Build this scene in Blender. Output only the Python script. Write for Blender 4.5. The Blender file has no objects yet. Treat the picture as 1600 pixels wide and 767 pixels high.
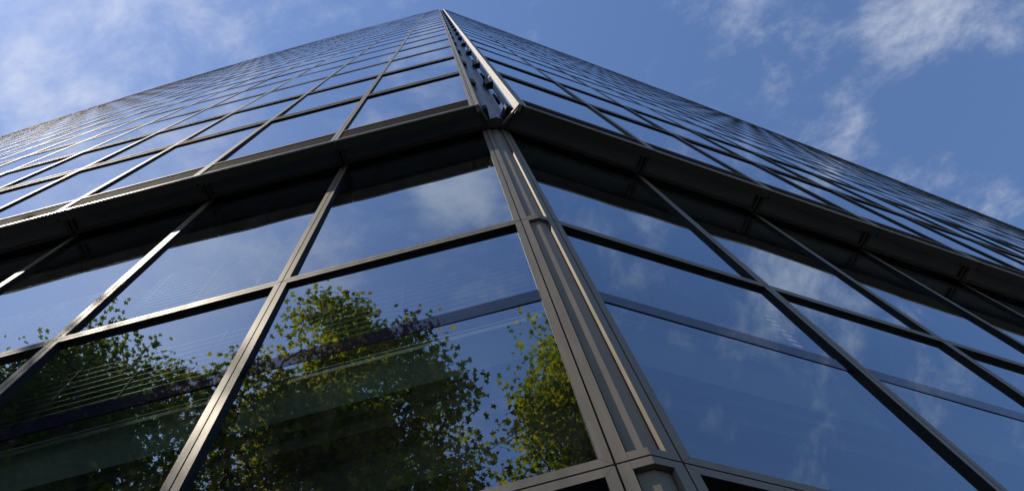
import bpy, math, random
import numpy as np
from mathutils import Vector, Matrix, noise as mnoise

random.seed(4)
rng = np.random.default_rng(11)
SC = bpy.context.scene
COL = SC.collection
EYE = 1.6                     # eye height; facade heights below are above the eye

# ------------------------------------------------------------------ survey of the building (metres)
S = 1.75
APEX = Vector((0.0, S, 0.0))
ANG = {'L': -0.2038, 'R': 0.7689}
KUR = {'L': 0.2283 * .01 / S, 'R': 0.0598 * .01 / S}       # gentle convex curve of each front
FIRST = {'L': 1.1687 * S, 'R': 1.186 * S}
BAY = {'L': 1.0253 * S, 'R': 1.0496 * S}
OVER = {'L': 0.2152 * S, 'R': 0.2306 * S}                  # overhang of the upper skin
H1, H2, HS, HE = 1.1547 * S, 2.8404 * S, 5.0408 * S, 4.9372 * S
T1, STEP, NST = 12.83, 3.72, 21
HT = T1 + STEP * NST
NB = {'L': 36, 'R': 50}

def axes(side):
    a = ANG[side]
    if side == 'L':
        return Vector((-math.cos(a), math.sin(a), 0)), Vector((-math.sin(a), -math.cos(a), 0))
    return Vector((math.cos(a), math.sin(a), 0)), Vector((math.sin(a), -math.cos(a), 0))

AX = {s: axes(s) for s in 'LR'}

def P(side, u, off, h):
    d, n = AX[side]
    return APEX + d * u + n * (off - KUR[side] * u * abs(u) / 2) + Vector((0, 0, h + EYE))

def U(side, k):
    return FIRST[side] + (k - 1) * BAY[side] if k > 0 else 0.0

# ------------------------------------------------------------------ mesh collector
class MB:
    def __init__(self):
        self.v, self.f, self.m = [], [], []
    def hexa(self, pts, mat=0, skip=()):
        """pts: 8 points, bottom ring 0-3, top ring 4-7"""
        b = len(self.v)
        self.v += [tuple(p) for p in pts]
        for i, q in enumerate(((3, 2, 1, 0), (4, 5, 6, 7), (0, 1, 5, 4), (1, 2, 6, 5), (2, 3, 7, 6), (3, 0, 4, 7))):
            if i in skip: continue
            self.f.append(tuple(b + j for j in q)); self.m.append(mat)
    def bar(self, side, u0, u1, o0, o1, z0, z1, mat=0):
        """box in facade coordinates"""
        ring = ((u0, o0), (u1, o0), (u1, o1), (u0, o1))
        self.hexa([P(side, u, o, z0) for u, o in ring] + [P(side, u, o, z1) for u, o in ring], mat)
    def quadbar(self, side, uz, o0, o1, mat=0, reveal=None):
        """prism over a quad given in (u,z), between two offsets; the third edge faces the pane"""
        n0 = len(self.m)
        self.hexa([P(side, u, o0, z) for u, z in uz] + [P(side, u, o1, z) for u, z in uz], mat)
        if reveal is not None: self.m[n0 + 4] = reveal
    def prism(self, plan, z0, z1, mat=0):
        """closed plan polygon of Vectors, extruded between two heights"""
        n = len(plan); b = len(self.v)
        self.v += [(p.x, p.y, z0 + EYE) for p in plan] + [(p.x, p.y, z1 + EYE) for p in plan]
        self.f += [tuple(range(b + n - 1, b - 1, -1)), tuple(range(b + n, b + 2 * n))]; self.m += [mat, mat]
        for i in range(n):
            j = (i + 1) % n
            self.f.append((b + i, b + j, b + n + j, b + n + i)); self.m.append(mat)
    def build(self, name, mats, parent=None):
        me = bpy.data.meshes.new(name)
        me.from_pydata(self.v, [], self.f)
        if not isinstance(mats, (list, tuple)): mats = [mats]
        for m in mats: me.materials.append(m)
        me.polygons.foreach_set('material_index', self.m)
        me.update()
        import bmesh
        bm = bmesh.new(); bm.from_mesh(me)
        bmesh.ops.recalc_face_normals(bm, faces=bm.faces)
        bm.to_mesh(me); bm.free()
        o = bpy.data.objects.new(name, me)
        COL.objects.link(o)
        if parent: o.parent = parent
        return o

# ------------------------------------------------------------------ materials
def mat(name):
    m = bpy.data.materials.new(name); m.use_nodes = True
    nt = m.node_tree
    for n in list(nt.nodes): nt.nodes.remove(n)
    out = nt.nodes.new('ShaderNodeOutputMaterial')
    return m, nt, out

def N(nt, typ, **kw):
    n = nt.nodes.new(typ)
    for k, v in kw.items():
        if k in n.inputs: n.inputs[k].default_value = v
        else: setattr(n, k, v)
    return n

def metal(name, col, rough, metallic, streak=0.12, spec=0.5):
    m, nt, out = mat(name)
    b = N(nt, 'ShaderNodeBsdfPrincipled')
    b.inputs['Metallic'].default_value = metallic
    b.inputs['Specular IOR Level'].default_value = spec
    tc = N(nt, 'ShaderNodeTexCoord')
    mp = N(nt, 'ShaderNodeMapping'); mp.inputs['Scale'].default_value = (9, 9, 1.2)
    nz = N(nt, 'ShaderNodeTexNoise'); nz.inputs['Scale'].default_value = 2.0; nz.inputs['Detail'].default_value = 6
    nt.links.new(tc.outputs['Object'], mp.inputs[0]); nt.links.new(mp.outputs[0], nz.inputs[0])
    fine = N(nt, 'ShaderNodeTexNoise'); fine.inputs['Scale'].default_value = 140; fine.inputs['Detail'].default_value = 3
    nt.links.new(tc.outputs['Object'], fine.inputs[0])
    mix = N(nt, 'ShaderNodeMix', data_type='RGBA')
    mix.inputs[6].default_value = tuple(c * (1 - streak) for c in col) + (1,)
    mix.inputs[7].default_value = tuple(min(1, c * (1 + streak)) for c in col) + (1,)
    nt.links.new(nz.outputs[0], mix.inputs[0])
    nt.links.new(mix.outputs[2], b.inputs['Base Color'])
    ad = N(nt, 'ShaderNodeMath', operation='MULTIPLY_ADD')
    ad.inputs[1].default_value = 0.22; ad.inputs[2].default_value = rough - 0.11
    nt.links.new(nz.outputs[0], ad.inputs[0]); nt.links.new(ad.outputs[0], b.inputs['Roughness'])
    bp = N(nt, 'ShaderNodeBump'); bp.inputs['Strength'].default_value = 0.05; bp.inputs['Distance'].default_value = 0.002
    nt.links.new(fine.outputs[0], bp.inputs['Height']); nt.links.new(bp.outputs[0], b.inputs['Normal'])
    nt.links.new(b.outputs[0], out.inputs[0])
    return m

BRONZE = metal('bronze_anodised', (0.175, 0.149, 0.118), 0.50, 0.2, .25, .3)
BRONZE_UP = metal('bronze_upper', (0.27, 0.255, 0.24), 0.58, 0.1, .15, .25)
BLADE = metal('grille_blade', (0.28, 0.27, 0.255), 0.7, 0.0, .15, .12)
DARK = metal('dark_gasket', (0.008, 0.008, 0.008), 0.6, 0.0, spec=.2)
SOFFIT = metal('soffit_plate', (0.040, 0.036, 0.030), 0.5, 0.2)
SOFFIT_FIELD = metal('soffit_field', (0.11, 0.125, 0.128), 0.35, 0.1)
FASCIA = metal('fascia_grille', (0.018, 0.015, 0.011), 0.8, 0.0, .2, .05)  # base colour taken down to near black, standing in for shade on the fascia
LIP = metal('lip_trim', (0.70, 0.68, 0.64), 0.3, 0.7)
INNER = metal('interior_paint', (0.27, 0.34, 0.31), 0.8, 0.0)
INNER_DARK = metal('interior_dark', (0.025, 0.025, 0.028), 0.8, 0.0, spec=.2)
m, nt, out = mat('enamel_band')
b = N(nt, 'ShaderNodeBsdfPrincipled'); b.inputs['Base Color'].default_value = (.010, .008, .020, 1)
b.inputs['Roughness'].default_value = .015; b.inputs['IOR'].default_value = 1.5
nt.links.new(b.outputs[0], out.inputs[0]); BANDM = m
SLAT = metal('blind_slat', (0.30, 0.32, 0.34), 0.5, 0.2)
m, nt, out = mat('lit_louvre')
e_ = N(nt, 'ShaderNodeEmission'); e_.inputs[0].default_value = (1.0, .95, .85, 1); e_.inputs[1].default_value = .22
nt.links.new(e_.outputs[0], out.inputs[0]); WHITE = m

def glass(name, f0, tint, refl, wave=0.11):
    """coated glazing: mirror reflection rising with the angle, tinted transmission"""
    m, nt, out = mat(name)
    tr = N(nt, 'ShaderNodeBsdfTransparent'); tr.inputs[0].default_value = tint + (1,)
    gl = N(nt, 'ShaderNodeBsdfGlossy'); gl.inputs['Color'].default_value = refl + (1,); gl.inputs['Roughness'].default_value = 0.0
    lw = N(nt, 'ShaderNodeLayerWeight'); lw.inputs['Blend'].default_value = 0.5     # facing: 1 - cos
    pw = N(nt, 'ShaderNodeMath', operation='POWER'); pw.inputs[1].default_value = 4.0
    ma = N(nt, 'ShaderNodeMath', operation='MULTIPLY_ADD'); ma.inputs[1].default_value = 1 - f0; ma.inputs[2].default_value = f0
    nt.links.new(lw.outputs['Facing'], pw.inputs[0]); nt.links.new(pw.outputs[0], ma.inputs[0])
    tc = N(nt, 'ShaderNodeTexCoord')
    nz = N(nt, 'ShaderNodeTexNoise', noise_dimensions='4D'); nz.inputs['Scale'].default_value = 0.8; nz.inputs['Detail'].default_value = 1
    oi = N(nt, 'ShaderNodeObjectInfo'); mw = N(nt, 'ShaderNodeMath', operation='MULTIPLY'); mw.inputs[1].default_value = 40
    nt.links.new(oi.outputs['Random'], mw.inputs[0]); nt.links.new(mw.outputs[0], nz.inputs['W'])
    bp = N(nt, 'ShaderNodeBump'); bp.inputs['Strength'].default_value = wave; bp.inputs['Distance'].default_value = 0.05
    nt.links.new(tc.outputs['Object'], nz.inputs['Vector']); nt.links.new(nz.outputs[0], bp.inputs['Height'])
    nt.links.new(bp.outputs[0], gl.inputs['Normal'])
    mx = N(nt, 'ShaderNodeMixShader')
    nt.links.new(ma.outputs[0], mx.inputs[0]); nt.links.new(tr.outputs[0], mx.inputs[1]); nt.links.new(gl.outputs[0], mx.inputs[2])
    # thin film of dust and dried rain, streaked downwards
    mpd = N(nt, 'ShaderNodeMapping'); mpd.inputs['Scale'].default_value = (7, 7, .8)
    nd = N(nt, 'ShaderNodeTexNoise'); nd.inputs['Scale'].default_value = 1.6; nd.inputs['Detail'].default_value = 8; nd.inputs['Roughness'].default_value = .65
    nt.links.new(tc.outputs['Object'], mpd.inputs[0]); nt.links.new(mpd.outputs[0], nd.inputs['Vector'])
    rd = N(nt, 'ShaderNodeMapRange'); rd.inputs[1].default_value = .38; rd.inputs[2].default_value = .8; rd.inputs[3].default_value = .004; rd.inputs[4].default_value = .028
    nt.links.new(nd.outputs[0], rd.inputs[0])
    dd = N(nt, 'ShaderNodeBsdfDiffuse'); dd.inputs[0].default_value = (.45, .44, .42, 1)
    md = N(nt, 'ShaderNodeMixShader'); nt.links.new(rd.outputs[0], md.inputs[0]); nt.links.new(mx.outputs[0], md.inputs[1]); nt.links.new(dd.outputs[0], md.inputs[2])
    nt.links.new(md.outputs[0], out.inputs[0])
    return m

GLASS = glass('coated_glass', 0.32, (0.78, 0.86, 0.84), (0.80, 0.91, 1.0))
GLASS_UP = glass('coated_glass_upper', 0.45, (0.5, 0.58, 0.58), (0.88, 0.93, 0.98), 0.05)
m, nt, out = mat('clear_back')
tr = N(nt, 'ShaderNodeBsdfTransparent'); tr.inputs[0].default_value = (0.95, 0.97, 0.96, 1)
nt.links.new(tr.outputs[0], out.inputs[0]); CLEAR = m

# ------------------------------------------------------------------ the tower
tower = bpy.data.objects.new('glass_tower', None); COL.objects.link(tower)
tower.location = (0, 0, 0)
tower['label'] = 'tall dark bronze framed glass tower rising to a point above its corner column'
tower['category'] = 'office tower'

GW = 0.0045          # half width of the joint between two frames
def frame_bars(mb, side, u0, u1, z0, z1, w, o0, o1, mat=0, reveal=1):
    """four mitred bars round a pane, a hair of joint at every mitre"""
    g = 0.0009
    a, b, c, d = u0 + GW, u1 - GW, z0 + GW, z1 - GW
    mb.quadbar(side, [(a + g, c), (b - g, c), (b - w - g, c + w), (a + w + g, c + w)], o0, o1, mat, reveal)
    mb.quadbar(side, [(a + g, d), (b - g, d), (b - w - g, d - w), (a + w + g, d - w)], o0, o1, mat, reveal)
    mb.quadbar(side, [(a, c + g), (a, d - g), (a + w, d - w - g), (a + w, c + w + g)], o0, o1, mat, reveal)
    mb.quadbar(side, [(b, c + g), (b, d - g), (b - w, d - w - g), (b - w, c + w + g)], o0, o1, mat, reveal)

def pane_box(mb, side, u0, u1, z0, z1, w, of, th, front, rest):
    """insulating pane, each set a touch out of true like real glazing"""
    j = lambda: random.gauss(0, 0.0030)
    a, b, c, d = u0 + w - .006, u1 - w + .006, z0 + w - .006, z1 - w + .006
    q = [(a, c), (b, c), (b, d), (a, d)]
    fr = [P(side, u, of + j(), z) for u, z in q]
    bk = [P(side, u, of - th, z) for u, z in q]
    n = len(mb.v); mb.v += [tuple(p) for p in fr + bk]
    mb.f.append((n, n + 1, n + 2, n + 3)); mb.m.append(front)
    for t in ((4, 7, 6, 5), (0, 4, 5, 1), (1, 5, 6, 2), (2, 6, 7, 3), (3, 7, 4, 0)):
        mb.f.append(tuple(n + i for i in t)); mb.m.append(rest)

GROOVE = 0.136
def window(side, u0, u1, z0, z1, off, w, depth, upper):
    fb = MB(); frame_bars(fb, side, u0, u1, z0, z1, w, off - depth - .03, off)
    fo = fb.build('window', [BRONZE_UP if upper else BRONZE, DARK], tower)
    pb = MB(); pane_box(pb, side, u0, u1, z0, z1, w, off - depth, .026, 0, 1)
    pb.build('pane', [GLASS_UP if upper else GLASS, CLEAR], fo)

far = MB()     # everything past the hundred windows that show largest
def far_window(side, u0, u1, z0, z1, off, w, depth, front=1):
    frame_bars(far, side, u0, u1, z0, z1, w, off - depth - .03, off, 0, 4)
    pane_box(far, side, u0, u1, z0, z1, w, off - depth, .026, front, 2)

# --- lower storeys
LW, LD = 0.046, 0.034
low_rows = [(-1.25, H1), (H1, H2), (H2, HS + .14)]
NLOW = {'L': (5, 22), 'R': (7, 26)}
nwin = 0
for s in 'LR':
    for k in range(NLOW[s][1]):
        u0 = GROOVE if k == 0 else U(s, k)
        u1 = U(s, k + 1)
        for i, (z0, z1) in enumerate(low_rows):
            if k < NLOW[s][0] and not (i == 0 and k > 1):
                window(s, u0, u1, z0, z1, 0, LW, LD, False); nwin += 1
            else:
                far_window(s, u0, u1, z0, z1, 0, LW, LD, 3)
    # plinth
    mb = MB()
    for k in range(NLOW[s][1]):
        mb.bar(s, GROOVE if k == 0 else U(s, k), U(s, k + 1), -.12, .015, -EYE - .05, -1.262)
    mb.build('plinth', SOFFIT, tower)

# --- upper skin: window rows
UW, UD = 0.037, 0.028
SP0, SP1 = .07, .20      # spandrel grille below and above each floor level
EDGE = 0.262          # where the glazing of the upper skin starts, beside the open corner
fas_top = HE + 0.62
levels = [fas_top] + [T1 + STEP * i for i in range(NST + 1)]
cand = []
for s in 'LR':
    for i in range(len(levels) - 1):
        for k in range(NB[s]):
            u0 = EDGE - UW if k == 0 else U(s, k)
            c = P(s, (u0 + U(s, k + 1)) / 2, OVER[s], (levels[i] + levels[i + 1]) / 2)
            cand.append(((c - Vector((0, 0, EYE))).length * (1 + .06 * i), s, u0, U(s, k + 1), levels[i] + (SP1 if i else 0), levels[i + 1] - SP0, k, i))
cand.sort(key=lambda t: t[0])
for j, (dist, s, u0, u1, z0, z1, k, i) in enumerate(cand):
    if j < 100 - nwin: window(s, u0, u1, z0, z1, OVER[s], UW, UD if i < 2 else .012, True)
    else: far_window(s, u0, u1, z0, z1, OVER[s], UW, UD if i < 2 else .012)
fo = far.build('window', [BRONZE_UP, GLASS_UP, CLEAR, GLASS, DARK], tower)
fo['kind'] = 'stuff'

# --- mullions and transoms behind the joints
for s in 'LR':
    for k in range(1, NB[s] + 1):
        mb = MB(); u = U(s, k)
        mb.bar(s, u - .028, u + .028, OVER[s] - UD - .15, OVER[s] - .018, HE + .51, HT - .05)
        mb.build('mullion', DARK, tower)
    for k in range(1, (7 if s == 'L' else 9)):
        mb = MB(); u = U(s, k)
        mb.bar(s, u - .028, u + .028, -LD - .13, -.014, -1.25, HS - .01)
        mb.build('mullion', DARK, tower)
    for z in [H1, H2]:
        mb = MB()
        for k in range(NLOW[s][1]):
            mb.bar(s, (GROOVE + .03 if k == 0 else U(s, k) + .03), U(s, k + 1) - .03, -LD - .09, -.0145, z - .025, z + .025)
        mb.build('transom', DARK, tower)
    for z in levels[1:]:
        mb = MB(); o = OVER[s]
        for k in range(NB[s]):
            ua = (EDGE - UW if k == 0 else U(s, k)) + GW; ub = U(s, k + 1) - GW
            mb.bar(s, ua, ua + .040, o - .06, o, z - SP0 + .004, z + SP1 - .004, 1)
            mb.bar(s, ub - .040, ub, o - .06, o, z - SP0 + .004, z + SP1 - .004, 1)
            mb.bar(s, ua + .041, ub - .041, o - .09, o - .062, z - SP0 + .004, z + SP1 - .004, 2)
            for j in range(3):
                zz = z - SP0 + .006 + j * .086
                mb.bar(s, ua + .041, ub - .041, o - .0615, o - .004, zz, zz + (.034 if j else .02), 0)
        mb.build('spandrel_grille', [BLADE, BRONZE_UP, DARK], tower)
    for z in levels:
        mb = MB()
        for k in range(NB[s]):
            mb.bar(s, (EDGE if k == 0 else U(s, k) + .03), U(s, k + 1) - .03, OVER[s] - .22, OVER[s] - .0925, z - .025, z + .025)
        mb.build('transom', DARK, tower)

# --- fascia grille with its bright lip, soffit in bays with paired ribs
for s in 'LR':
    for k in range(NB[s]):
        u0 = EDGE - UW if k == 0 else U(s, k)
        u1 = U(s, k + 1); o = OVER[s]
        mb = MB()
        mb.bar(s, u0 + .05, u1 - .05, o - .10, o - .030, HE + .03, fas_top - .004)
        for j in range(9):
            z = HE + .05 + j * .062
            mb.bar(s, u0 + .05, u1 - .05, o - .0295, o - .012, z, z + .034)
        f = mb.build('fascia_panel', FASCIA, tower) if k < 24 else None
        if f is None:
            f = mb.build('fascia_panel', FASCIA, tower)
        st = MB()
        st.bar(s, u0 + GW, u0 + .046, o - .10, o + .001, HE + .012, fas_top - .004)
        st.bar(s, u1 - .046, u1 - GW, o - .10, o + .001, HE + .012, fas_top - .004)
        st.build('stile', BRONZE_UP, f)
        lp = MB()
        lp.bar(s, u0 + GW, u1 - GW, o - .012, o + .006, HE - .006, HE + .013)
        lp.build('lip', LIP, f)
    for k in range(0, 26):
        u1 = U(s, k + 1); o = OVER[s]
        def lu(off, g): return (.07 + (.155 - .07) * off / o + g) if k == 0 else U(s, k) + g
        def plate(m_, oa, ob, ga, ub, z0, z1):
            m_.prism([Vector(P(s, u, q, -EYE)) for u, q in ((lu(oa, ga), oa), (ub, oa), (ub, ob), (lu(ob, ga), ob))], z0, z1)
        mb = MB()
        plate(mb, .06, o - .105, .05, u1 - .05, HS + .02, HS + .05)
        sp = mb.build('soffit_panel', SOFFIT_FIELD, tower)
        mb = MB()
        plate(mb, .02, .065, .012, u1 - .012, HS, HS + .03)
        plate(mb, o - .13, o - .013, .012, u1 - .012, HE + .003, HS + .03)
        mb.prism([Vector(P(s, u, q, -EYE)) for u, q in ((lu(.066, .012), .066), (lu(.066, .058), .066), (lu(o - .131, .058), o - .131), (lu(o - .131, .012), o - .131))], HS - .012, HS + .03)
        mb.bar(s, u1 - .058, u1 - .012, .066, o - .131, HS - .012, HS + .03)
        mb.build('rib_frame', SOFFIT, sp)
    mb = MB()
    for k in range(0, 26):
        mb.bar(s, 0.05 if k == 0 else U(s, k), U(s, k + 1), .012, o + -.11, HS + .055, HS + .35)
    mb.build('soffit_slab', INNER_DARK, tower)

# --- corner column: folded casings, one per storey
def fold(offL, uL, offR, uR, off_apex):
    """plan line left point, apex, right point"""
    nL, nR = AX['L'][1], AX['R'][1]
    b = (nL + nR); b = b / (1 + nL.dot(nR))
    return [P('L', uL, offL, -EYE), APEX + b * off_apex, P('R', uR, offR, -EYE)]

def folded(mb, uL, uR, o0, o1, z0, z1, mat=0):
    a = fold(o0, uL, o0, uR, o0); b = fold(o1, uL, o1, uR, o1)
    for i in range(2):
        mb.prism([Vector(a[i]), Vector(a[i + 1]), Vector(b[i + 1]), Vector(b[i])], z0, z1, mat)

RECESS = 0.027
def casing(z0, z1, base=0.0, ug=GROOVE, sw=0.049):
    fb = MB()
    for s in 'LR':
        fb.bar(s, ug - GW - sw, ug - GW, base - .07, base, z0 + GW, z1 - GW)
    folded(fb, ug - GW - sw - .001, ug - GW - sw - .001, base - .07, base + .0006, z0 + GW, z0 + GW + .043)
    folded(fb, ug - GW - sw - .001, ug - GW - sw - .001, base - .07, base + .0006, z1 - GW - .043, z1 - GW)
    c = fb.build('corner_casing', BRONZE, tower)
    rb = MB()
    folded(rb, ug - GW - sw - .008, ug - GW - sw - .008, base - .069, base - RECESS, z0 + GW + .044, z1 - GW - .044)
    rb.build('recess_panel', BRONZE, c)
for z0, z1 in low_rows:
    casing(z0, z1)
mb = MB()
for s in 'LR': mb.bar(s, GROOVE - .02, GROOVE + .02, -.10, -.014, -1.25, HS)
folded(mb, GROOVE - .022, GROOVE - .022, -.13, -.075, -1.25, HS)
mb.build('corner_backing', DARK, tower)
mb = MB()
folded(mb, .13, .13, -.16, .01, -EYE - .05, -1.262)
mb.build('plinth', SOFFIT, tower)

# --- open corner of the upper skin: folded core cladding, side returns, bracket plates
core_lv = [HS + .02] + [HS + 1.55] + [T1 + STEP * (i + .42 * j) for i in range(-0, NST + 1) for j in (0, 1)]
core_lv = [z for z in core_lv if z < HT]
core_lv = sorted(core_lv) + [HT]
mb = MB()
for a, b in zip(core_lv[:-1], core_lv[1:]):
    folded(mb, .098, .098, .02, .125, a + .006, b - .006)
folded(mb, .09, .09, .0, .112, HS + .03, HT - .01)
mb.build('corner_cladding', metal('core_sheet', (0.08, 0.08, 0.085), .40, .5), tower)

def line_plan(side, pts):
    return [P(side, u, o, -EYE) for u, o in pts]
REVEAL = {'L': [(.150, OVER['L'] - .012), (.075, .13)], 'R': [(.150, OVER['R'] - .012), (.062, .07)]}
for s in 'LR':
    # end stiles of the skin: two strips and a joint
    mb = MB(); o = OVER[s]
    mb.bar(s, .152, .2015, o - .09, o + .002, HE - .01, HT)
    mb.bar(s, .2105, EDGE - UW - .002, o - .09, o + .001, HE + .012, HT)
    mb.build('end_stile', BRONZE_UP, tower)
    mb = MB(); mb.bar(s, .195, .225, o - .10, o - .02, HE, HT); mb.build('end_backing', DARK, tower)
    (ua, oa), (ub, ob) = REVEAL[s]
    pa, pb = Vector(P(s, ua, oa, -EYE)), Vector(P(s, ub, ob, -EYE))
    d = (pb - pa); L = d.length; d.normalize(); nn = Vector((-d.y, d.x, 0))
    if nn.dot(AX[s][0]) < 0: nn = -nn
    def seg(t0, t1, th0, th1): return [pa + d * t0 + nn * th0, pa + d * t1 + nn * th0, pa + d * t1 + nn * th1, pa + d * t0 + nn * th1]
    fr = MB()
    fr.prism(seg(0, .080, 0, .03), HE + .061, HT)
    fr.prism(seg(L - .045, L, 0, .03), HS + .061, HT)
    fr.hexa([Vector((p.x, p.y, z)) for p, z in zip(seg(0, L, 0, .03), (HE - .012 + EYE, HS + EYE, HS + EYE, HE - .012 + EYE))] + [Vector((p.x, p.y, z)) for p, z in zip(seg(0, L, 0, .03), (HE + .06 + EYE, HS + .06 + EYE, HS + .06 + EYE, HE + .06 + EYE))])
    for z in levels[1:]:
        fr.prism(seg(.081, L - .046, .002, .03), z - .06, z + .06)
    ret = fr.build('corner_return', BRONZE_UP, tower)
    gb = MB(); gb.prism(seg(.079, L - .044, .012, .024), HS + .05, HT - .1); gb.build('return_pane', GLASS_UP, ret)
    # bracket plates closing the slot at every storey
    for z in levels[1:]:
        bk = MB()
        q = [pa + d * .11, pa + d * (L - .01), P(s, .085, .118, -EYE), P(s, .03, .20, -EYE)]
        bk.prism([Vector(x) for x in q], z - .75, z - .10)
        bk.build('bracket_plate', DARK, ret)

# --- what stands behind the glass: slabs, ceilings, blinds, core
def footprint(inset, off):
    pts = []
    for k in range(NLOW['L'][1] if off == 0 else NB['L'], -1, -1): pts.append(P('L', U('L', k), off - inset, -EYE))
    for k in range(1, (NLOW['R'][1] if off == 0 else NB['R']) + 1): pts.append(P('R', U('R', k), off - inset, -EYE))
    a, b = pts[0], pts[-1]
    back = Vector((-.25, .97, 0)) * (45 if off else 30)
    pts.append(b + Vector((-.55, .83, 0)) * 14); pts.append(a + back)
    return [Vector(p) for p in pts]
for i, z in enumerate(levels):
    mb = MB(); mb.prism(footprint(.55, .3), z - .42, z - .05)
    mb.build('floor_slab', INNER_DARK, tower)
mb = MB(); mb.prism(footprint(3.2, .3), HS + .4, HT - .3); mb.build('core_wall', INNER_DARK, tower)
mb = MB(); mb.prism(footprint(5.0, 0), -EYE, HS + .05); mb.build('core_wall', INNER_DARK, tower)
mb = MB(); mb.prism(footprint(.40, .3), HT - .35, HT + .02); mb.build('roof', INNER_DARK, tower)

ZB = 3.60
def strip(name, material, o0, o1, z0, z1, nL=18, nR=22, gap=0.0):
    mb = MB()
    for s, n in (('L', nL), ('R', nR)):
        for k in range(n):
            a = 0.0 if k == 0 else U(s, k)
            e = 0 if k else min(o0, o1)
            ua = a if k else -.0
            mb.bar(s, ua + (.05 if k == 0 else 0), U(s, k + 1), o0, o1, z0, z1)
    return mb.build(name, material, tower)
for s_, n_ in (('L', 5), ('R', 7)):
    for k in range(n_):
        mb = MB()
        mb.bar(s_, (GROOVE if k == 0 else U(s_, k)) + .052, U(s_, k + 1) - .052, -LD + .0025, -LD + .006, ZB - .02, ZB + .125)
        mb.build('enamel_band', BANDM, tower)
def slope(name, material, oa, za, ob, zb, th=.05, nL=18, nR=22):  # tilt made up so the ceiling strips catch sky light
    """sloping bulkhead following both fronts, from the glass down into the room"""
    mb = MB()
    for s_, n_ in (('L', nL), ('R', nR)):
        for k in range(n_):
            ua, ub = (.05 if k == 0 else U(s_, k)), U(s_, k + 1)
            ring = ((ua, oa, za), (ub, oa, za), (ub, ob, zb), (ua, ob, zb))
            mb.hexa([P(s_, u, o, z) for u, o, z in ring] + [P(s_, u, o, z + th) for u, o, z in ring])
    return mb.build(name, material, tower)
strip('trim_line', INNER, -.112, -.098, ZB - .034, ZB - .022)
slope('interior_ceiling', INNER, -.145, ZB - .01, -.315, ZB - .13)
strip('interior_beam', INNER_DARK, -.40, -.32, ZB - .06, ZB + .04)
slope('interior_bulkhead', INNER, -.402, ZB - .05, -.425, ZB - .09)
strip('interior_beam', INNER_DARK, -.50, -.43, ZB - .06, ZB + .04)
slope('interior_bulkhead', INNER, -.502, ZB - .05, -.545, ZB - .10)
slope('interior_bulkhead', INNER_DARK, -.55, ZB - .06, -.72, ZB - .10)
slope('interior_ceiling', INNER, -.74, ZB - .06, -.95, ZB - .16)
strip('interior_ceiling', INNER_DARK, -5.2, -.97, ZB - .04, ZB + .06)
strip('interior_ceiling', INNER_DARK, -5.2, -.19, HS - .25, HS - .15)
strip('ceiling_edge', DARK, -.70, -.062, HS - .02, HS + .02)
strip('floor_slab', INNER_DARK, -5.2, -.12, H1 - .10, H1 - .02)
strip('floor_slab', INNER_DARK, -5.2, -.45, 5.9, 6.1)

for s, n in (('L', 5), ('R', 7)):
    for k in range(n):
        u0 = (GROOVE + .06) if k == 0 else U(s, k) + .06
        u1 = U(s, k + 1) - .06
        mb = MB()
        z = ZB + .20
        while z < 6.35:
            if abs(z - H2) > .05:
                ring = [(u0, -.150, z + .030), (u1, -.150, z + .030), (u1, -.125, z), (u0, -.125, z)]
                mb.hexa([P(s, u, o, zz) for u, o, zz in ring] + [P(s, u, o, zz + .004) for u, o, zz in ring])
            z += .082
        b = mb.build('window_blind', SLAT, tower)
        cb = MB()
        for t in (.18, .5, .82):
            uc = u0 + (u1 - u0) * t
            cb.bar(s, uc - .004, uc + .004, -.122, -.118, ZB + .2, 6.35)
        cb.build('blind_cord', DARK, b)
# lit louvred lamp inside the pane right of the corner
mb = MB()
for j in range(3):
    mb.bar('R', 2.36 + j * .10, 2.36 + j * .10 + .06, -.34, -.30, 4.52, 5.22 - .09 * j)
mb.build('interior_lamp', WHITE, tower)

# ------------------------------------------------------------------ paving
m, nt, out = mat('granite_paving')
b = N(nt, 'ShaderNodeBsdfPrincipled'); b.inputs['Roughness'].default_value = .8
tc = N(nt, 'ShaderNodeTexCoord'); br = N(nt, 'ShaderNodeTexBrick')
br.inputs['Color1'].default_value = (.15, .145, .135, 1); br.inputs['Color2'].default_value = (.11, .108, .10, 1)
br.inputs['Mortar'].default_value = (.05, .05, .05, 1); br.inputs['Scale'].default_value = 1.6; br.inputs['Mortar Size'].default_value = .01
nt.links.new(tc.outputs['Object'], br.inputs[0]); nt.links.new(br.outputs[0], b.inputs['Base Color']); nt.links.new(b.outputs[0], out.inputs[0])
me = bpy.data.meshes.new('pavement')
me.from_pydata([(-900, -900, 0), (900, -900, 0), (900, 900, 0), (-900, 900, 0)], [], [(0, 1, 2, 3)])
me.materials.append(m)
pv = bpy.data.objects.new('pavement', me); COL.objects.link(pv); pv['kind'] = 'structure'
pv['label'] = 'grey granite paving around the foot of the tower'; pv['category'] = 'pavement'

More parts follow.
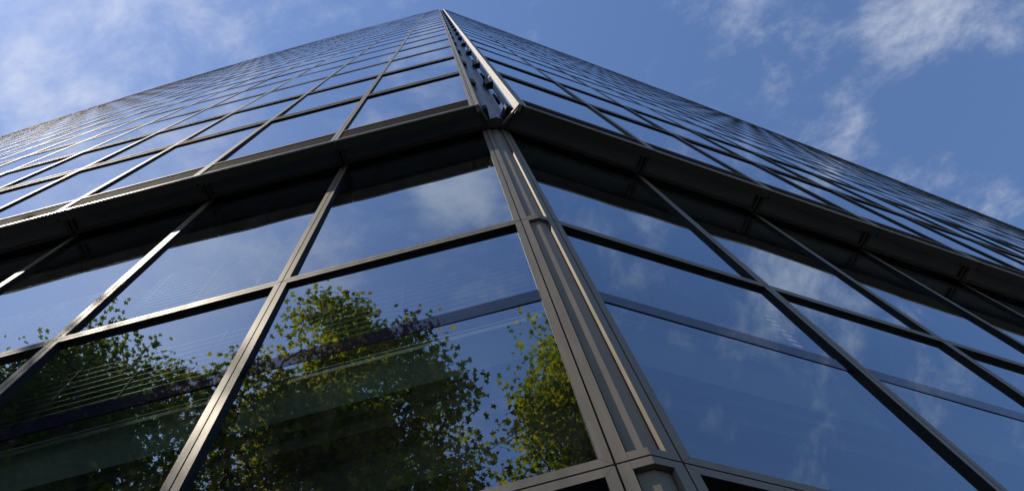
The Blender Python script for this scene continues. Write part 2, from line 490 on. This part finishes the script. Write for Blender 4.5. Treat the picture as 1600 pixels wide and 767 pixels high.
# ------------------------------------------------------------------ plane trees (mirrored in the lower glass)
def leaf_material(name, c0, c1, c2, glow=3.6):
    m, nt, out = mat(name)
    geo = N(nt, 'ShaderNodeNewGeometry')
    ramp = N(nt, 'ShaderNodeValToRGB')
    e = ramp.color_ramp.elements
    e[0].position = 0; e[0].color = c0 + (1,); e[1].position = 1; e[1].color = c2 + (1,)
    k = ramp.color_ramp.elements.new(.6); k.color = c1 + (1,)
    nt.links.new(geo.outputs['Random Per Island'], ramp.inputs[0])
    df = N(nt, 'ShaderNodeBsdfPrincipled'); df.inputs['Roughness'].default_value = .55
    tl = N(nt, 'ShaderNodeBsdfTranslucent')
    hs = N(nt, 'ShaderNodeHueSaturation'); hs.inputs['Value'].default_value = glow; hs.inputs['Saturation'].default_value = 1.15
    nt.links.new(ramp.outputs[0], df.inputs['Base Color']); nt.links.new(ramp.outputs[0], hs.inputs['Color']); nt.links.new(hs.outputs[0], tl.inputs[0])
    mx = N(nt, 'ShaderNodeMixShader'); mx.inputs[0].default_value = .5
    nt.links.new(df.outputs[0], mx.inputs[1]); nt.links.new(tl.outputs[0], mx.inputs[2]); nt.links.new(mx.outputs[0], out.inputs[0])
    return m
BARK = metal('plane_bark', (.13, .115, .085), .85, 0, .45)

LEAF = []
for ang, r in ((-90, .12), (-50, .42), (-22, .78), (6, .48), (30, .98), (60, .52), (90, 1.12), (120, .52), (150, .98), (174, .48), (202, .78), (230, .42)):
    LEAF.append((r * math.cos(math.radians(ang)), r * math.sin(math.radians(ang)) + .1))
LEAF = np.array(LEAF)

def plane_tree(name, x, y, height, bottom, rad, label, seed, lm, nclu=860, per=38, lean=(0, 0), leaf=.112):
    r = np.random.default_rng(seed)
    root = bpy.data.objects.new('plane_tree', None); COL.objects.link(root); root.location = (x, y, 0)
    root['label'] = label; root['category'] = 'tree'; root['group'] = 'plane trees mirrored in the lower glass'
    c = np.array([lean[0], lean[1], (height + bottom) / 2]); hz = (height - bottom) / 2
    cl = []
    off = Vector(r.uniform(-50, 50, 3))
    tries = 0
    while len(cl) < nclu and tries < 60000:
        tries += 1
        q = r.normal(0, 1, 3); q /= np.linalg.norm(q)
        d = Vector(q)
        lob = .72 + .42 * mnoise.noise(d * 2.1 + off) + .22 * mnoise.noise(d * 4.7 + off)
        t = r.uniform(0, 1) ** .42
        taper = 1.0 if q[2] < 0 else 1 - .45 * q[2]
        p = c + q * np.array([rad * taper, rad * taper, hz]) * t * min(1.02, lob + .14)
        if mnoise.noise(Vector(p) * .50 + off) < -.02: continue
        if cl and min(np.sum((np.array(cl[-40:]) - p) ** 2, axis=1)) < .04: continue
        cl.append(p)
    cl = np.array(cl)
    # wood: every clump hangs on the nearest wood nearer to the trunk
    tz = np.linspace(0, height * .80, 14)
    nodes = [np.array([lean[0] * (z / height) ** 1.5 + .12 * math.sin(z * .9 + seed), lean[1] * (z / height) ** 1.5 + .1 * math.cos(z * .7 + seed), z]) for z in tz]
    par = [-1] + list(range(13)); ntr = 14
    base = np.array([0, 0, bottom * .9])
    order = np.argsort(np.hypot(cl[:, 0] - lean[0] * .5, cl[:, 1] - lean[1] * .5) + .12 * cl[:, 2])
    for i in order:
        p = cl[i]; arr = np.array(nodes)
        dv = p - arr
        cost = np.linalg.norm(dv, axis=1) + 1.2 * np.maximum(0, .25 * np.hypot(dv[:, 0], dv[:, 1]) - dv[:, 2]) + np.where(arr[:, 2] < bottom * .8, 9, 0)
        j = int(np.argmin(cost))
        mid = (p + nodes[j]) / 2 + r.normal(0, .10, 3) + np.array([0, 0, -.10])
        nodes.append(mid); par.append(j)
        nodes.append(p); par.append(len(nodes) - 2)
    cnt = np.ones(len(nodes))
    for i in range(len(nodes) - 1, 0, -1): cnt[par[i]] += cnt[i]
    radii = .0105 * cnt ** .46
    tv, tf = [], []
    def tube(a, b, ra, rb, n):
        d = Vector(b) - Vector(a)
        if d.length < 1e-4: return
        qd = d.to_track_quat('Z', 'Y'); s0 = len(tv)
        for pt, rr in ((a, ra), (b, rb)):
            for k in range(n):
                w = Vector((math.cos(2 * math.pi * k / n) * rr, math.sin(2 * math.pi * k / n) * rr, 0)); w.rotate(qd)
                tv.append(tuple(Vector(pt) + w))
        for k in range(n):
            tf.append((s0 + k, s0 + (k + 1) % n, s0 + n + (k + 1) % n, s0 + n + k))
    for i in range(1, len(nodes)):
        j = par[i]
        ra = min(radii[j], radii[i] * 1.5) if i >= ntr else radii[j]
        tube(nodes[j], nodes[i], ra, radii[i] * .95, 10 if i < ntr else 5)
    me = bpy.data.meshes.new('trunk'); me.from_pydata(tv, [], tf); me.materials.append(BARK)
    for p_ in me.polygons: p_.use_smooth = True
    t = bpy.data.objects.new('trunk', me); COL.objects.link(t); t.parent = root
    # leaves
    V, F = [], []
    nl = len(LEAF)
    for p in cl:
        k = int(per * r.uniform(.55, 1.45))
        sp = r.uniform(.26, .50)
        for _ in range(k):
            pos = p + np.clip(r.normal(0, 1, 3), -1.7, 1.7) * np.array([sp, sp, sp * .62])
            nrm = np.array([r.normal(0, .55), r.normal(0, .55), 1.0]); nrm /= np.linalg.norm(nrm)
            out_ = pos[:2] - c[:2]; hd = math.atan2(out_[1], out_[0]) + r.normal(0, 1.0)
            tdir = np.array([math.cos(hd), math.sin(hd), -.45]); tdir -= nrm * tdir.dot(nrm); tdir /= np.linalg.norm(tdir)
            sd = np.cross(tdir, nrm)
            sc = leaf * r.uniform(.6, 1.3)
            fold_ = r.uniform(.05, .35)
            b0 = len(V)
            for lx, ly in LEAF:
                V.append(tuple(pos + sc * (sd * lx + tdir * ly + nrm * (fold_ * abs(lx) - .12 * ly * ly))))
            F.append(tuple(range(b0, b0 + nl)))
    me = bpy.data.meshes.new('crown'); me.from_pydata(V, [], F); me.materials.append(lm)
    cr = bpy.data.objects.new('crown', me); COL.objects.link(cr); cr.parent = root
    return root

LM1 = leaf_material('plane_leaf', (.030, .045, .008), (.070, .080, .010), (.19, .15, .015), 4.8)
LM2 = leaf_material('plane_leaf_dark', (.028, .048, .010), (.050, .068, .012), (.11, .10, .015))
VC = Vector((-.694, 3.36, 0))    # where the left front mirrors the viewpoint
def spot(az, D): return VC.x + D * math.cos(math.radians(az)), VC.y + D * math.sin(math.radians(az))
x, y = spot(-107, 12.5); plane_tree('a', x, y, 26.2, 8.0, 4.9, 'tall yellow green plane tree mirrored in the big pane left of the corner column', 3, LM1)
x, y = spot(-134.5, 17.0); plane_tree('b', x, y, 26.3, 7.5, 5.3, 'dark broad plane tree mirrored in the panes nearest the lower left edge of the photo', 8, LM2, nclu=1000)
plane_tree('d', -16.2, -10.6, 30.2, 9.0, 5.2, 'farthest plane tree, added behind the broad dark one to shade the lower left frames', 14, LM2, nclu=760, per=44)  # extra tree, added mainly to cast shade on the left frames
x, y = spot(-69, 13.0); plane_tree('c', x, y, 26.6, 8.0, 4.4, 'slender plane tree mirrored close beside the corner column, right of the tallest tree', 21, LM1, nclu=620)

# ------------------------------------------------------------------ sky with thin cloud, sun
SUN_AZ, SUN_EL = -138.0, 55.0
w = bpy.data.worlds.new('World'); SC.world = w; w.use_nodes = True
nt = w.node_tree
for n in list(nt.nodes): nt.nodes.remove(n)
wo = N(nt, 'ShaderNodeOutputWorld'); bg = N(nt, 'ShaderNodeBackground'); bg.inputs[1].default_value = 0.15
sky = N(nt, 'ShaderNodeTexSky'); sky.sky_type = 'NISHITA'; sky.sun_disc = False
sky.sun_elevation = math.radians(SUN_EL); sky.sun_rotation = math.radians(90 - SUN_AZ)
sky.altitude = 100; sky.air_density = 1.0; sky.dust_density = 0.25; sky.ozone_density = 4.0
tc = N(nt, 'ShaderNodeTexCoord')
sep = N(nt, 'ShaderNodeSeparateXYZ'); nt.links.new(tc.outputs['Generated'], sep.inputs[0])
def M(op, a, b=None, c=None, clamp=False):
    n = N(nt, 'ShaderNodeMath', operation=op); n.use_clamp = clamp
    for i, v in enumerate((a, b, c)):
        if v is None: continue
        if isinstance(v, (int, float)): n.inputs[i].default_value = v
        else: nt.links.new(v, n.inputs[i])
    return n.outputs[0]
zc = M('MAXIMUM', M('ADD', sep.outputs[2], .12), .06)
px = M('DIVIDE', sep.outputs[0], zc); py = M('DIVIDE', sep.outputs[1], zc)
cmb = N(nt, 'ShaderNodeCombineXYZ'); nt.links.new(px, cmb.inputs[0]); nt.links.new(py, cmb.inputs[1])
mp = N(nt, 'ShaderNodeMapping'); mp.inputs['Rotation'].default_value = (0, 0, .5); mp.inputs['Scale'].default_value = (1.0, 1.45, 1)
nt.links.new(cmb.outputs[0], mp.inputs[0])
n1 = N(nt, 'ShaderNodeTexNoise'); n1.inputs['Scale'].default_value = 8.0; n1.inputs['Detail'].default_value = 10; n1.inputs['Roughness'].default_value = .66; n1.inputs['Distortion'].default_value = .22
n2 = N(nt, 'ShaderNodeTexNoise'); n2.inputs['Scale'].default_value = 1.6; n2.inputs['Detail'].default_value = 3
nt.links.new(mp.outputs[0], n1.inputs[0]); nt.links.new(mp.outputs[0], n2.inputs[0])
# banks of cloud at fixed places in the sky: (x, y, z, half angle cosine, weight)
BANKS = [(-0.4331, -0.1673, 0.8857, 0.9877, 0.08),
         (-0.3785, -0.0984, 0.9204, 0.9781, 0.06),
         (0.5161, 0.2561, 0.8174, 0.9945, 0.07),
         (0.5796, 0.2921, 0.7608, 0.9945, 0.061),
         (0.4735, 0.3291, 0.817, 0.9976, 0.05),
         (0.3851, 0.3649, 0.8477, 0.9962, 0.059),
         (0.5105, 0.4532, 0.7307, 0.9962, 0.05),
         (-0.5129, -0.083, 0.8544, 0.9976, 0.099),
         (-0.0364, -0.0058, 0.9993, 0.9903, -0.025),
         (0.1851, 0.1716, 0.9676, 0.9903, -0.059),
         (0.5124, 0.368, 0.7759, 0.9945, -0.16),
         (0.0211, -0.2589, 0.9657, 0.9962, 0.263),
         (-0.1844, -0.3313, 0.9253, 0.9945, 0.106),
         (-0.3139, -0.3123, 0.8966, 0.9945, 0.21),
         (-0.4449, -0.3013, 0.8434, 0.9945, 0.157),
         (0.4104, 0.1118, 0.905, 0.9945, 0.09),
         (0.5244, 0.2744, 0.806, 0.9962, 0.074),
         (-0.0668, -0.4706, 0.8798, 0.9945, -0.025),
         (0.6415, 0.0684, 0.764, 0.9903, -0.074),
         (0.6976, 0.3344, 0.6336, 0.9945, 0.05)]
acc = None
nrm = N(nt, 'ShaderNodeVectorMath', operation='NORMALIZE'); nt.links.new(tc.outputs['Generated'], nrm.inputs[0])
for bx, by, bz, cw, wt in BANKS:
    dp = N(nt, 'ShaderNodeVectorMath', operation='DOT_PRODUCT'); nt.links.new(nrm.outputs[0], dp.inputs[0]); dp.inputs[1].default_value = (bx, by, bz)
    mr = N(nt, 'ShaderNodeMapRange'); mr.interpolation_type = 'SMOOTHSTEP'
    mr.inputs[1].default_value = cw; mr.inputs[2].default_value = 1.0; mr.inputs[3].default_value = 0; mr.inputs[4].default_value = wt
    nt.links.new(dp.outputs['Value'], mr.inputs[0])
    acc = mr.outputs[0] if acc is None else M('ADD', acc, mr.outputs[0])
dens = M('ADD', M('ADD', n1.outputs[0], M('MULTIPLY', M('SUBTRACT', n2.outputs[0], .5), .55)), acc)
mr = N(nt, 'ShaderNodeMapRange'); mr.interpolation_type = 'SMOOTHSTEP'
mr.inputs[1].default_value = .48; mr.inputs[2].default_value = 1.0; mr.inputs[3].default_value = 0.0; mr.inputs[4].default_value = .60
nt.links.new(dens, mr.inputs[0])
mixc = N(nt, 'ShaderNodeMix', data_type='RGBA')
mixc.inputs[7].default_value = (5.6, 5.7, 6.1, 1)
nt.links.new(mr.outputs[0], mixc.inputs[0]); airc = N(nt, 'ShaderNodeMix', data_type='RGBA', blend_type='MULTIPLY'); airc.inputs[0].default_value = 1
airc.inputs[7].default_value = (.95, .985, 1.06, 1)
nt.links.new(sky.outputs[0], airc.inputs[6]); nt.links.new(airc.outputs[2], mixc.inputs[6])
nt.links.new(mixc.outputs[2], bg.inputs[0]); nt.links.new(bg.outputs[0], wo.inputs[0])

sl = bpy.data.lights.new('sun', 'SUN'); sl.energy = 3.9; sl.angle = math.radians(.53); sl.color = (1.0, .90, .74)
so = bpy.data.objects.new('sun', sl); COL.objects.link(so)
a, e = math.radians(SUN_AZ), math.radians(SUN_EL)
sd = Vector((math.cos(a) * math.cos(e), math.sin(a) * math.cos(e), math.sin(e)))
so.rotation_euler = sd.to_track_quat('Z', 'Y').to_euler(); so.location = sd * 60

# ------------------------------------------------------------------ camera
yaw, pitch, roll = -.1493, 1.2052, -.302
f = Vector((math.sin(yaw) * math.cos(pitch), math.cos(yaw) * math.cos(pitch), math.sin(pitch)))
rt = Vector((math.cos(yaw), -math.sin(yaw), 0)); up = rt.cross(f)
rt2 = rt * math.cos(roll) + up * math.sin(roll); up2 = rt2.cross(f)
cam = bpy.data.cameras.new('camera'); cam.lens = 36 * 1054.9 / 1600; cam.sensor_width = 36; cam.clip_end = 4000; cam.clip_start = .05
co = bpy.data.objects.new('camera', cam); COL.objects.link(co)
mtx = Matrix((rt2, up2, -f)).transposed().to_4x4(); mtx.translation = Vector((0, 0, EYE)); co.matrix_world = mtx
SC.camera = co

SC.view_settings.view_transform = 'Standard'; SC.view_settings.look = 'None'
SC.view_settings.exposure = 0.12; SC.view_settings.gamma = 1; SC.view_settings.use_curve_mapping = False
SC.cycles.use_denoising = True
SC.cycles.max_bounces = 10; SC.cycles.transparent_max_bounces = 24; SC.cycles.glossy_bounces = 5; SC.cycles.diffuse_bounces = 3
SC.cycles.caustics_reflective = False; SC.cycles.caustics_refractive = False
SC.cycles.sample_clamp_indirect = 6
